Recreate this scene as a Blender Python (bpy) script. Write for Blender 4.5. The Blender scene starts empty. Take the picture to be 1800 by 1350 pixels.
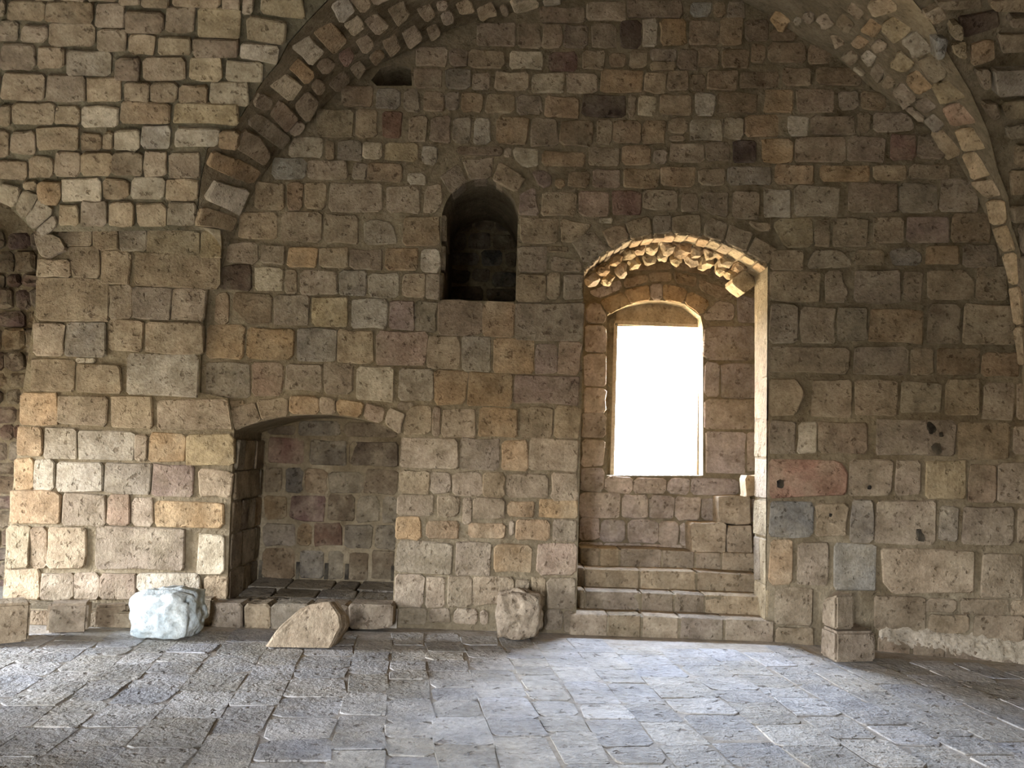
import bpy, bmesh, math, random
from mathutils import Vector, Matrix, noise
from mathutils.bvhtree import BVHTree
from mathutils.geometry import tessellate_polygon

random.seed(11)
R = random.uniform
scn = bpy.context.scene
COL = scn.collection

# ------------------------------------------------------------------ camera, sky, exposure
FPX, EYE, D = 1500.0, 1.65, 8.0            # focal length in pixels, eye height, distance of the end wall
CAM_M = Matrix.Rotation(math.pi / 2 + math.radians(4.5), 3, 'X') @ Matrix.Rotation(math.radians(2.0), 3, 'Z')
CAM_P = Vector((0, 0, EYE))
cam = bpy.data.cameras.new('camera')
cam.sensor_width = 36; cam.lens = 36 * FPX / 1800; cam.clip_end = 200
camo = bpy.data.objects.new('camera', cam); COL.objects.link(camo)
camo.matrix_world = Matrix.Translation(CAM_P) @ CAM_M.to_4x4()
scn.camera = camo

vs = scn.view_settings
vs.view_transform = 'Standard'; vs.look = 'None'; vs.gamma = 1.0; vs.use_curve_mapping = False
vs.exposure = 6.05
scn.cycles.max_bounces = 9; scn.cycles.diffuse_bounces = 7
scn.cycles.use_denoising = True
scn.cycles.sample_clamp_indirect = 0

w = bpy.data.worlds.new('sky'); scn.world = w; w.use_nodes = True
nt = w.node_tree; nt.nodes.clear()
o_ = nt.nodes.new('ShaderNodeOutputWorld'); bg = nt.nodes.new('ShaderNodeBackground')
tc = nt.nodes.new('ShaderNodeTexCoord'); sx = nt.nodes.new('ShaderNodeSeparateXYZ')
rp = nt.nodes.new('ShaderNodeValToRGB'); mp = nt.nodes.new('ShaderNodeMapRange')
nt.links.new(tc.outputs['Generated'], sx.inputs[0]); nt.links.new(sx.outputs['Z'], mp.inputs['Value'])
mp.inputs['From Min'].default_value = -1; mp.inputs['From Max'].default_value = 1
nt.links.new(mp.outputs[0], rp.inputs[0]); nt.links.new(rp.outputs[0], bg.inputs[0]); nt.links.new(bg.outputs[0], o_.inputs[0])
cr = rp.color_ramp                                   # sunlit ground below the horizon, hazy then blue sky above it
cr.elements[0].position = 0.0; cr.elements[0].color = (.50, .40, .27, 1)
cr.elements[1].position = 1.0; cr.elements[1].color = (.54, .69, 1.0, 1)
for p_, c_ in ((.485, (.54, .44, .31, 1)), (.515, (.86, .90, 1.0, 1)), (.70, (.68, .79, 1.0, 1))):
    e = cr.elements.new(p_); e.color = c_
bg.inputs['Strength'].default_value = 1.7

XL = -7.2                                            # the left-hand wall of the hall
OPEN_A = (5.6, 6.95, 0.0, 1.95)                       # doorway in it, beside the end wall (y0, y1, z0, z1)
OPEN_B = (-1.4, -0.1, 0.3, 1.8)                       # wide opening in it, nearer the camera
def portal(name, loc, rot, sx_, sy_):
    l = bpy.data.lights.new(name, 'AREA'); l.shape = 'RECTANGLE'; l.size = sx_; l.size_y = sy_
    l.cycles.is_portal = True
    o = bpy.data.objects.new(name, l); COL.objects.link(o); o.location = loc; o.rotation_euler = rot
for nm, (y0, y1, z0, z1) in (('daylight_doorway', OPEN_A), ('daylight_opening', OPEN_B)):
    portal(nm, (XL, (y0 + y1) / 2, (z0 + z1) / 2), (0, math.radians(-90), 0), z1 - z0, y1 - y0)

YB = -3.0                                            # wall behind the viewer
OPEN_C = (-2.7, -1.4, 0.3, 2.1)                      # wide opening in it (x0, x1, z0, z1)
portal('daylight_rear', ((OPEN_C[0] + OPEN_C[1]) / 2, YB, (OPEN_C[2] + OPEN_C[3]) / 2), (math.radians(90), 0, 0), OPEN_C[1] - OPEN_C[0], OPEN_C[3] - OPEN_C[2])

# ------------------------------------------------------------------ pixel <-> world helpers
def ray(px, py):
    return (CAM_M @ Vector(((px - 900) / FPX, -(py - 675) / FPX, -1.0)))
def on_y(px, py, y):
    v = ray(px, py); return CAM_P + v * (y / v.y)
def on_floor(px, py, z=0.0):
    v = ray(px, py); return CAM_P + v * ((z - EYE) / v.z)
def proj(P):
    q = CAM_M.transposed() @ (Vector(P) - CAM_P)
    return 900 - FPX * q.x / q.z, 675 + FPX * q.y / q.z

XH = on_y(1350, 800, D).x                            # the end wall turns towards the viewer right of the stair recess
RA = math.radians(16)
RN = Vector((-math.sin(RA), -math.cos(RA), 0))       # its normal there
RP = Vector((XH, D, 0))
def on_right(px, py):
    v = ray(px, py); t = (RP - CAM_P).dot(RN) / v.dot(RN); return CAM_P + v * t
def on_wall(px, py):
    P = on_y(px, py, D)
    return P if P.x < XH else on_right(px, py)

# ------------------------------------------------------------------ materials
def rgb(r, g, b):
    f = lambda c: ((c / 255 + .055) / 1.055) ** 2.4 if c > 10 else c / 255 / 12.92
    return (f(r), f(g), f(b), 1)
def new_mat(name, base=None, s1=5.0, var=.35, bump=.012, pits=.5, rough=.92, tint=(.80, .72, .62)):
    m = bpy.data.materials.new(name); m.use_nodes = True
    N = m.node_tree.nodes; L = m.node_tree.links
    b = N['Principled BSDF']; b.inputs['Roughness'].default_value = rough
    b.inputs['Specular IOR Level'].default_value = .25
    g = N.new('ShaderNodeNewGeometry')
    def nz(scale, det, r):
        n = N.new('ShaderNodeTexNoise'); n.inputs['Scale'].default_value = scale
        n.inputs['Detail'].default_value = det; n.inputs['Roughness'].default_value = r
        L.new(g.outputs['Position'], n.inputs['Vector']); return n
    n1, n2, n3 = nz(s1, 5, .6), nz(s1 * 6, 4, .65), nz(s1 * 3.2, 3, .55)
    def ramp(src, a, b_, ca, cb):
        r = N.new('ShaderNodeValToRGB'); r.color_ramp.elements[0].position = a; r.color_ramp.elements[1].position = b_
        r.color_ramp.elements[0].color = ca; r.color_ramp.elements[1].color = cb
        L.new(src, r.inputs[0]); return r.outputs[0]
    def mix(kind, fac, a, b_):
        x = N.new('ShaderNodeMix'); x.data_type = 'RGBA'; x.blend_type = kind
        for sock, val in ((x.inputs[0], fac), (x.inputs[6], a), (x.inputs[7], b_)):
            if isinstance(val, (int, float, tuple)): sock.default_value = val
            else: L.new(val, sock)
        return x.outputs[2]
    if base is None:
        oi = N.new('ShaderNodeObjectInfo'); c0 = oi.outputs['Color']
    else:
        c0 = base
    dk = 1 - var
    n4 = nz(s1 * .55, 4, .6)
    c0 = mix('MIX', ramp(n4.outputs[0], .42, .72, (0, 0, 0, 1), (.5, .5, .5, 1)), c0, rgb(184, 171, 143))
    c = mix('MULTIPLY', 1.0, c0, ramp(n1.outputs[0], .3, .7, (dk * tint[0] / .8, dk * tint[1] / .76, dk * tint[2] / .72, 1), (1.12, 1.12, 1.12, 1)))
    c = mix('MULTIPLY', .8, c, ramp(n2.outputs[0], .3, .68, (.66, .63, .60, 1), (1.1, 1.1, 1.1, 1)))
    pit = ramp(n3.outputs[0], .30, .40, (0, 0, 0, 1), (1, 1, 1, 1))
    c = mix('MULTIPLY', pits, c, pit if False else ramp(n3.outputs[0], .30, .38, (.42, .36, .30, 1), (1, 1, 1, 1)))
    L.new(c, b.inputs['Base Color'])
    add = N.new('ShaderNodeMath'); add.operation = 'ADD'; L.new(n2.outputs[0], add.inputs[0])
    pm = N.new('ShaderNodeMath'); pm.operation = 'MULTIPLY'; L.new(pit, pm.inputs[0]); pm.inputs[1].default_value = pits
    L.new(pm.outputs[0], add.inputs[1])
    ad2 = N.new('ShaderNodeMath'); ad2.operation = 'ADD'; L.new(add.outputs[0], ad2.inputs[0]); L.new(n1.outputs[0], ad2.inputs[1])
    bp = N.new('ShaderNodeBump'); bp.inputs['Distance'].default_value = bump; bp.inputs['Strength'].default_value = .9
    L.new(ad2.outputs[0], bp.inputs['Height']); L.new(bp.outputs[0], b.inputs['Normal'])
    return m
M_STONE = new_mat('weathered_limestone', s1=6, var=.46, bump=.016, pits=.7)
M_MORTAR = new_mat('lime_mortar', rgb(138, 125, 100), s1=4, var=.3, bump=.02, pits=.35)
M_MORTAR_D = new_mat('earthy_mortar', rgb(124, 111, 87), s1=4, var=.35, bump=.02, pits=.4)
M_PAVE = new_mat('worn_paving', None, s1=3.5, var=.36, bump=.028, pits=.7, rough=.75, tint=(.8, .76, .72))
M_DUST = new_mat('floor_dust', rgb(196, 189, 179), s1=3, var=.3, bump=.012, pits=.3)
M_VAULT = new_mat('vault_mortar', rgb(104, 97, 76), s1=4, var=.35, bump=.02, pits=.4)
M_SALT = new_mat('salt_crust', rgb(214, 200, 176), s1=7, var=.35, bump=.02, pits=.5)
M_WHITE = new_mat('white_marble', rgb(214, 221, 217), s1=5, var=.10, bump=.012, pits=.25, tint=(.78, .79, .78))
M_HOLE_SHADE = new_mat('dark_hole_shade', rgb(28, 26, 24), s1=5, var=.2, bump=.004, pits=.1)  # near-black colour standing for the shade inside slits and hollows
M_ROOM = new_mat('plain_masonry', rgb(160, 146, 122), s1=3, var=.3, bump=.02, pits=.3)
M_FRAME = new_mat('pale_painted_frame', rgb(186, 170, 148), s1=6, var=.15, bump=.002, pits=.05, rough=.6)

PAL = {'': (172, 154, 128), 'w': (200, 187, 162), 'g': (164, 152, 132), 'o': (180, 153, 118), 'y': (182, 164, 130),
       'r': (140, 111, 93), 'p': (173, 150, 130), 'b': (156, 151, 138), 'd': (158, 138, 113), 'k': (104, 88, 76), 'R': (166, 130, 112),
       'Y': (210, 186, 150), 'P': (206, 172, 144), 'a': (190, 174, 160), 'f': (203, 199, 192), 'F': (211, 207, 201)}
def colour(code, mul=1.0):
    c = PAL[code]; j = R(.9, 1.08) * mul; k = R(-5, 5)
    return rgb(min(255, c[0] * j + k * .4), min(255, c[1] * j), min(255, c[2] * j - k))

# ------------------------------------------------------------------ mesh helpers
def link(name, verts, faces, mat, parent=None, loc=(0, 0, 0), smooth=False, col=None):
    me = bpy.data.meshes.new(name); me.from_pydata(verts, [], faces); me.materials.append(mat)
    if smooth: me.shade_smooth()
    me.update()
    o = bpy.data.objects.new(name, me); COL.objects.link(o); o.location = loc
    if parent: o.parent = parent
    if col: o.color = col
    return o
def structure(name, verts=(), faces=(), mat=None, label=None):
    if verts: o = link(name, verts, faces, mat)
    else: o = bpy.data.objects.new(name, None); COL.objects.link(o)
    o['kind'] = 'structure'
    if label: o['label'] = label
    return o
def thing(o, label, cat, group=None):
    o['label'] = label; o['category'] = cat
    if group: o['group'] = group
    return o

def outline(q, rmin=2.5, rmax=7.0, jit=2.0):
    """pixel quad -> about ten outline points with worn corners"""
    n = len(q); out = []
    lens = [math.dist(q[i], q[(i + 1) % n]) for i in range(n)]
    order = sorted(range(n), key=lambda i: -lens[i])[:2]
    for i in range(n):
        p = q[i]; a = q[i - 1]; b = q[(i + 1) % n]
        la, lb = lens[i - 1], lens[i]
        r = min(R(rmin, rmax), .3 * la, .3 * lb)
        out.append((p[0] + (a[0] - p[0]) / max(la, .01) * r, p[1] + (a[1] - p[1]) / max(la, .01) * r))
        out.append((p[0] + (b[0] - p[0]) / max(lb, .01) * r, p[1] + (b[1] - p[1]) / max(lb, .01) * r))
        if i in order and lens[i] > 14:
            t = R(.35, .65); out.append((p[0] + (b[0] - p[0]) * t, p[1] + (b[1] - p[1]) * t))
    jit = min(jit, .05 * min(lens))
    return [(x + R(-jit, jit), y + R(-jit, jit)) for x, y in out]

def block(parent, P, nrm, mat, col, proud=.02, back=.06, bev=.009, face=.005, name='stone', smooth=False, lean=.03):
    """one cut stone: outline P in 3D, sunk `back` into the wall, its face `proud` of it"""
    n = len(P); c = sum(P, Vector()) / n
    if sum((( P[i] - c).cross(P[(i + 1) % n] - c)).dot(nrm) for i in range(n)) < 0: P = P[::-1]
    V = []; F = []
    for p in P: V.append(p - c - nrm * back)
    for p in P: V.append(p - c + nrm * (proud - bev * R(.6, 1.2)))
    tilt = nrm.orthogonal(); tv = R(-lean, lean); tw = R(-lean, lean); t2 = nrm.cross(tilt)
    for p in P:
        d = p - c; l = d.length; k = max(.55, 1 - bev * R(.8, 1.7) / max(l, .01)); d = d * k
        V.append(d + nrm * (proud + R(-face, face) * .6 + d.dot(tilt) * tv + d.dot(t2) * tw))
    V.append(nrm * (proud + R(-face, face)))
    for i in range(n):
        j = (i + 1) % n
        F += [(i, j, n + j, n + i), (n + i, n + j, 2 * n + j, 2 * n + i), (2 * n + i, 2 * n + j, 3 * n)]
    return link(name, V, F, mat, parent, c, smooth, col)

def parse(txt):
    for tok in txt.replace('\n', ';').split(';'):
        t = tok.split()
        if not t: continue
        code = ''
        if not t[-1].lstrip('-').replace('.', '').isdigit(): code = t.pop()
        v = [float(x) for x in t]
        if len(v) == 4:
            x0, y0, x1, y1 = v; hw = (x1 - x0) / 2; hh = (y1 - y0) / 2; s, u = .022 * hw, .03 * hh
            q = [(x0 + u, y0 - s), (x1 + u, y0 + s), (x1 - u, y1 + s), (x0 - u, y1 - s)]
        else:
            q = [(v[i], v[i + 1]) for i in range(0, len(v), 2)]
        yield q, code

def lay(txt, parent, surf, nrm=None, mul=1.0, mat=None, **kw):
    """stones traced on the photograph, put where that masonry stands"""
    base = kw.pop('base', '')
    for q, code in parse(txt):
        code = code or base
        pts = outline(q)
        P = [surf(*p) for p in pts]
        if nrm is None:
            n = sum((( P[i] - P[0]).cross(P[(i + 1) % len(P)] - P[0]) for i in range(1, len(P) - 1)), Vector()).normalized()
            c = sum(P, Vector()) / len(P)
            if n.dot(CAM_P - c) < 0: n = -n
        else:
            n = nrm(sum(P, Vector()) / len(P)) if callable(nrm) else nrm
        k = dict(kw); pr = k.pop('proud', (.012, .03))
        block(parent, P, n, mat or M_STONE, colour(code, mul), proud=R(*pr), **k)

def holed(outer, holes, to3, mat, name, parent=None):
    loops = [[Vector((a, b, 0)) for a, b in L] for L in [outer] + holes]
    tris = tessellate_polygon(loops)
    V = [to3(v.x, v.y) for L in loops for v in L]
    return V, [tuple(t) for t in tris]
def face_to(V, F, d):
    out = []
    for f in F:
        n = (V[f[1]] - V[f[0]]).cross(V[f[2]] - V[f[0]])
        out.append(f if n.dot(d) > 0 else f[::-1])
    return out
def tunnel(outl, y0, y1, scale=1.0):
    """side surfaces of an opening cut from y0 to y1 (outline in x, z)"""
    n = len(outl)
    V = [Vector((x, y0, z)) for x, z in outl] + [Vector((x, y1, z)) for x, z in outl]
    return V, [(i, (i + 1) % n, n + (i + 1) % n, n + i) for i in range(n)]
def boxmesh(x0, x1, y0, y1, z0, z1):
    V = [Vector((x, y, z)) for x in (x0, x1) for y in (y0, y1) for z in (z0, z1)]
    return V, [(0, 1, 3, 2), (4, 6, 7, 5), (0, 4, 5, 1), (2, 3, 7, 6), (0, 2, 6, 4), (1, 5, 7, 3)]
def join(*parts):
    V = []; F = []
    for v, f in parts:
        b = len(V); V += v; F += [tuple(i + b for i in q) for q in f]
    return V, F
def wxz(pts, y=D):
    return [(p.x, p.z) for p in (on_y(a, b, y) for a, b in pts)]

# ------------------------------------------------------------------ openings in the end wall
def curved(p, k=2):
    out = []
    for i in range(len(p) - 1):
        a, b, c, d = p[max(i - 1, 0)], p[i], p[i + 1], p[min(i + 2, len(p) - 1)]
        for j in range(k):
            t = j / k
            out.append(tuple(.5 * (2 * b[m] + (c[m] - a[m]) * t + (2 * a[m] - 5 * b[m] + 4 * c[m] - d[m]) * t * t + (3 * b[m] - a[m] - 3 * c[m] + d[m]) * t ** 3) for m in (0, 1)))
    return out + [p[-1]]
FIRE = wxz([(399, 1058), (404, 900)] + curved([(412, 757), (458, 741), (509, 731), (563, 729), (592, 731), (636, 738), (674, 748), (705, 767)]) + [(697, 900), (690, 1066)])
NICHE = wxz([(773, 527)] + curved([(777, 375), (784, 354), (800, 332), (822, 319), (845, 314), (868, 318), (890, 333), (904, 352), (911, 372)]) + [(906, 530)])
ARCH_PX = [(1027, 478), (1033, 468), (1055, 450), (1080, 434), (1110, 421), (1150, 413), (1190, 411), (1230, 415), (1270, 427), (1310, 445), (1350, 469)]
ALC = wxz(curved(ARCH_PX))
xa0 = on_y(1013, 1085, D).x; xa1 = on_y(1352, 900, D).x
ALC = [(xa0, -.1), (xa0, on_y(1013, 1000, D).z)] + ALC + [(xa1, on_y(1352, 940, D).z), (xa1, -.1)]
PX_EDGE = [(66, 425), (65, 487), (57, 565), (48, 626), (38, 691), (28, 805), (18, 880), (9, 960), (3, 1054)]
YP = D - .045                                          # face of the left pier
PIER_L = wxz(PX_EDGE, YP)
YI, YW, YO = D + 1.25, D + 1.50, D + 2.0             # inner alcove wall, window frame, outer face

MORT = .012                                            # mortar bed behind the wall line
PUT = wxz([(652, 140), (668, 119), (700, 111), (722, 118), (724, 150), (662, 150)])
back_outer = [(-4.2, -.3), (XH, -.3), (XH, 9), (-4.2, 9)]
V, F = holed(back_outer, [FIRE, NICHE, ALC, PUT], lambda x, z: Vector((x, D + MORT, z)), M_MORTAR, 'w')
F = face_to(V, F, Vector((0, -1, 0)))
Vp, Fp = tunnel(PUT, D + MORT, D + .5); b = len(Vp); Vp += [Vector((x, D + .5, z)) for x, z in PUT]; Fp.append(tuple(b + i for i in range(len(PUT))))
V, F = join((V, F), (Vp, Fp))
wall_back = structure('wall_back', V, F, M_MORTAR, 'end wall of coursed tan limestone blocks')
ux = Vector((math.cos(RA), -math.sin(RA), 0))
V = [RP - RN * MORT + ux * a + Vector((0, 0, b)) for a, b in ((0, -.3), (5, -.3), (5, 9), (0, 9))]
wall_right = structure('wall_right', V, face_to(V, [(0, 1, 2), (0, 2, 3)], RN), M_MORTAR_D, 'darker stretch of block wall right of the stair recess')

# left pier: a slab of masonry standing a little proud of the wall
pe = [(x, z) for x, z in PIER_L]
pr = wxz([(388, 404), (386, 445), (365, 505), (357, 566), (352, 622), (350, 690), (400, 700), (411, 757), (404, 900), (398, 1055)], YP)
poly = [(pe[0][0], pe[0][1])] + wxz([(103, 400), (160, 399)], YP) + pr + [(pr[-1][0], -.1), (pe[-1][0], -.1)] + pe[::-1][:-1]
n = len(poly)
V = [Vector((x, YP + MORT, z)) for x, z in poly] + [Vector((x, D + 1.6, z)) for x, z in poly[:1]]
tr = [tuple(t) for t in tessellate_polygon([[Vector((x, z, 0)) for x, z in poly]])]
V = [Vector((x, YP + MORT, z)) for x, z in poly]
F = face_to(V, tr, Vector((0, -1, 0)))
b = len(V); V += [Vector((x, D + .3, z)) for x, z in poly]
F += [(i, (i + 1) % n, b + (i + 1) % n, b + i) for i in range(n)]
pillar = structure('pillar', V, F, M_MORTAR, 'left pier of pale blocks beside the dark passage')

# ------------------------------------------------------------------ the vault
def polyz(z, tab):
    for (a, b), (c, d) in zip(tab, tab[1:]):
        if z <= c: return b + (d - b) * max(0, (z - a)) / (c - a)
    return tab[-1][1]
G_L = [(3.2, 7.90), (3.55, 7.86), (3.8, 7.72), (4.1, 7.47), (4.5, 7.10), (4.9, 6.68), (5.2, 6.25), (5.6, 5.5), (6.0, 4.4), (6.4, 2.6), (6.6, 0)]
G_R = [(2.0, 7.25), (3.0, 7.22), (3.6, 7.12), (4.1, 6.92), (4.5, 6.65), (4.9, 6.28), (5.2, 5.9), (5.6, 5.2), (6.0, 4.2), (6.4, 2.6), (6.6, 0)]
def on_web(px, py, tab):
    v = ray(px, py); lo, hi = 1.0, 9.0
    for _ in range(40):
        m = (lo + hi) / 2; P = CAM_P + v * (m / v.y)
        if P.y < polyz(P.z, tab): lo = m
        else: hi = m
    return CAM_P + v * (hi / v.y)
on_left_web = lambda x, y: on_web(x, y, G_L)
on_right_web = lambda x, y: on_web(x, y, G_R)

GROIN_L = [(388, 404), (346, 398), (350, 355), (354, 318), (366, 262), (412, 228), (437, 185), (462, 145), (490, 112), (508, 77), (542, 38), (577, 2), (640, -70), (720, -150)]
LUN_L = [(392, 470), (406, 425), (422, 392), (440, 350), (463, 308), (495, 265), (515, 238), (540, 216), (592, 165), (618, 140), (660, 117), (690, 103), (775, 58), (838, 38)]
LUN_T = [(903, 22), (955, 13), (988, 8), (1050, -10)]
LUN_R = [(1300, 0), (1350, 25), (1400, 62), (1470, 100), (1535, 158), (1606, 202), (1664, 252), (1700, 312), (1742, 400), (1768, 480), (1783, 560), (1795, 640), (1800, 760)]
RIB_R = [(1560, -120), (1580, -60), (1600, -5), (1640, 45), (1672, 105), (1705, 160), (1737, 232), (1754, 300), (1772, 345), (1778, 395), (1792, 440), (1800, 500), (1806, 640), (1812, 760)]
gl3 = [on_left_web(*p) for p in GROIN_L]; ll3 = [on_wall(*p) for p in LUN_L]
gr3 = [on_right_web(*p) for p in RIB_R]; lr3 = [on_wall(*p) for p in [(1190, -25)] + LUN_R]
def strip(A, B, nA=6):
    V = []; F = []
    for a, b in zip(A, B):
        for k in range(nA + 1): V.append(a.lerp(b, k / nA))
    m = nA + 1
    for i in range(len(A) - 1):
        for k in range(nA):
            F.append((i * m + k, i * m + k + 1, (i + 1) * m + k + 1, (i + 1) * m + k))
    return V, F
def fine(A, B, t=2):
    a2 = []; b2 = []
    for i in range(len(A) - 1):
        for k in range(t):
            a2.append(A[i].lerp(A[i + 1], k / t)); b2.append(B[i].lerp(B[i + 1], k / t))
    return a2 + [A[-1]], b2 + [B[-1]]
# end cell, continued to the crown above the frame
crownL = [(gl3[-1] * .5 + Vector((.2, 5.6, 6.35)) * .5), Vector((.6, 5.2, 6.6)), Vector((1.0, 5.0, 6.7))]
crownW = [on_wall(903, 22), on_wall(1050, -12), on_wall(1190, -25)]
eL = strip(*fine(gl3 + crownL, ll3 + crownW))
eR = strip(*fine([Vector((1.0, 5.0, 6.7))] + gr3[:1] + gr3[1:], [on_wall(1190, -25)] + lr3[1:1] + [on_wall(*p) for p in [(1250, -18)] + LUN_R]))
# side cells, running away to left and right
leftend = []
for p, g in zip(GROIN_L, gl3):
    if p[1] > 395: leftend.append(on_left_web(62, 408))
    elif p[1] > 350: leftend.append(on_left_web(22, 366))
    elif p[1] > 300: leftend.append(on_left_web(0, 330))
    else: leftend.append(Vector((XL, g.y, g.z)))
gtop = gl3 + [Vector((1.0, 5.0, 6.7)), Vector((1.0, 2.6, 6.8)), Vector((1.0, -5, 6.9))]
sL = strip(*fine(gtop, leftend + [Vector((XL, 5.0, 6.2)), Vector((XL, 2.6, 6.6)), Vector((XL, -5, 6.8))]), nA=8)
grR = gr3[::-1] + [Vector((1.0, 5.0, 6.7)), Vector((1.0, 2.6, 6.8)), Vector((1.0, -5, 6.9))]
sR = strip(*fine(grR, [Vector((8, g.y, g.z)) for g in gr3[::-1]] + [Vector((8, 5.0, 6.2)), Vector((8, 2.6, 6.6)), Vector((8, -5, 6.8))]), nA=6)
V, F = join(eL, eR, sL, sR)
bmt = bmesh.new()
for v in V: bmt.verts.new(v)
bmt.verts.ensure_lookup_table(); bmt.verts.index_update()
for f in F:
    try: bmt.faces.new([bmt.verts[i] for i in f])
    except ValueError: pass
def wide(A, B):
    return strip([a + (a - b) * .35 for a, b in zip(A, B)], [b + (b - a) * .35 for a, b in zip(A, B)])
xL = wide(gl3 + crownL, ll3 + crownW)
xR = wide([Vector((1.0, 5.0, 6.7))] + gr3, [on_wall(1190, -25), on_wall(1250, -18)] + [on_wall(*p) for p in LUN_R])
bvh_end = BVHTree.FromPolygons(xL[0] + xR[0], xL[1] + [tuple(i + len(xL[0]) for i in q) for q in xR[1]])
n_end = len(eL[0]) + len(eR[0])
def sunk(P, k):
    d = (P - Vector((1, 3.0, 2.5))).normalized(); return P + d * (.010 if k < n_end else .030)
ceiling = structure('ceiling', [sunk(v.co, v.index) for v in bmt.verts], [tuple(v.index for v in f.verts) for f in bmt.faces], M_VAULT, 'groin vault of rough stone courses')
for m_ in (M_MORTAR_D, M_MORTAR): ceiling.data.materials.append(m_)
nL, nR, nS = len(eL[1]), len(eL[1]) + len(eR[1]), len(eL[1]) + len(eR[1]) + len(sL[1])
for k, f in enumerate(ceiling.data.polygons): f.material_index = 1 if k < nL else 2 if k < nR else 0 if k < nS else 1
bmt.free()
def on_end(px, py):
    v = ray(px, py).normalized()
    h = bvh_end.ray_cast(CAM_P, v)
    if h[0] is not None: return h[0]
    P = on_wall(px, py) - v * .3
    return bvh_end.find_nearest(P)[0]

# ------------------------------------------------------------------ masonry, course by course (photo frame 1800 x 1350)
PIER = """
260 404 350 450 y;352 406 392 452 y;210 403 259 442 g;163 401 208 440;103 400 161 434
66 456 126 488;120 435 177 433 178 490 128 488;178 441 229 500;238 446 386 506
65 490 191 566;192 500 233 560;234 504 302 562;303 506 362 564
59 567 114 626;117 568 188 628 g;190 561 253 617;256 565 358 622
54 630 132 689;136 641 214 690;134 629 169 638 w;223 623 350 697 w
36 691 103 747 o;104 695 190 748;197 696 269 753;277 702 398 702 409 756 277 758
30 749 75 802 o;77 752 136 806 g;138 757 236 810 w;237 763 260 811;262 760 327 812 o;329 763 413 818 y
25 805 60 860 o;61 807 97 862 w;99 813 181 864 w;184 815 267 868 g;268 816 342 873 p;350 826 408 873
20 862 108 921 o;110 868 187 924;190 869 229 924 p;231 876 270 925;273 882 394 926 o
12 923 53 998 y;54 925 83 999 d;84 927 152 1000;170 926 325 1001;348 939 396 1008 w
8 1000 72 1052;73 1007 130 1054;131 1007 175 1052;177 1007 240 1053 d;242 1007 353 1040 w;358 1012 402 1053
"""
lay(PIER, pillar, lambda x, y: on_y(x, y, YP), Vector((0, -1, 0)), mul=1.03, proud=(.008, .026), back=.03)

CENTRE = """
421 372 487 421;495 372 565 425;569 376 631 427;638 392 655 383 690 391 699 428 640 430 g;708 380 774 431 d
400 426 452 463;460 432 502 464;506 434 558 471 o;561 434 611 472;615 438 672 474 d;676 437 736 475 o;740 436 774 478 w
388 466 444 511 k;447 469 498 512 w;501 473 523 516;527 475 593 519;597 475 643 519 g;647 480 703 524 w;708 480 747 524;748 480 773 526
378 514 402 570 o;410 514 479 516 478 571 436 570 409 545 d;482 519 543 573;547 522 613 574 y;616 525 682 577 w;686 527 729 579 p;731 529 768 583 g
364 572 429 631 o;435 576 516 632 o;520 576 591 635 g;593 580 657 638;660 583 750 641 p
362 637 439 698 g;443 637 496 695 p;503 639 566 687;570 639 621 693;626 644 693 705 w;699 647 762 705 g
400 704 430 702 430 714 404 716;769 528 847 589 d;848 531 904 592 o;906 532 1025 598
751 590 809 649;812 591 863 652 g;867 594 940 656 o;941 603 980 658 p;982 601 1021 659 p
762 651 821 711 o;822 654 901 714 o;903 661 1020 710 p
698 706 727 721;714 722 730 712 757 712 758 764 708 764;760 714 774 767 d;776 718 836 769;842 717 911 769 o;913 714 971 770;976 714 1020 770
704 770 806 823;810 770 877 826;881 774 928 827 o;930 771 1017 828
702 826 755 868;756 829 793 867;796 829 848 871;850 831 888 874;889 833 966 876;969 831 1016 880
699 870 763 908;767 872 807 909;813 875 829 922;832 875 888 912;891 881 940 909 o;946 879 1016 911 o
697 909 740 949 o;748 916 807 948 o;824 919 889 946 o;895 916 904 941;907 914 967 949 o;972 914 1015 952
696 952 796 1008 g;800 952 863 1011;869 957 935 1005 o;944 956 1013 1011 p
693 1010 745 1066;748 1014 783 1068;785 1014 830 1067;832 1014 903 1064;905 1018 930 1060;933 1015 959 1068;961 1016 1012 1070
699 1068 750 1099 g;755 1070 791 1094;797 1070 841 1097;844 1072 858 1098;905 1072 955 1106;958 1072 989 1108;991 1075 1010 1112
"""
lay(CENTRE, wall_back, lambda x, y: on_y(x, y, D), Vector((0, -1, 0)), proud=(.002, .014), back=.03)

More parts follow.
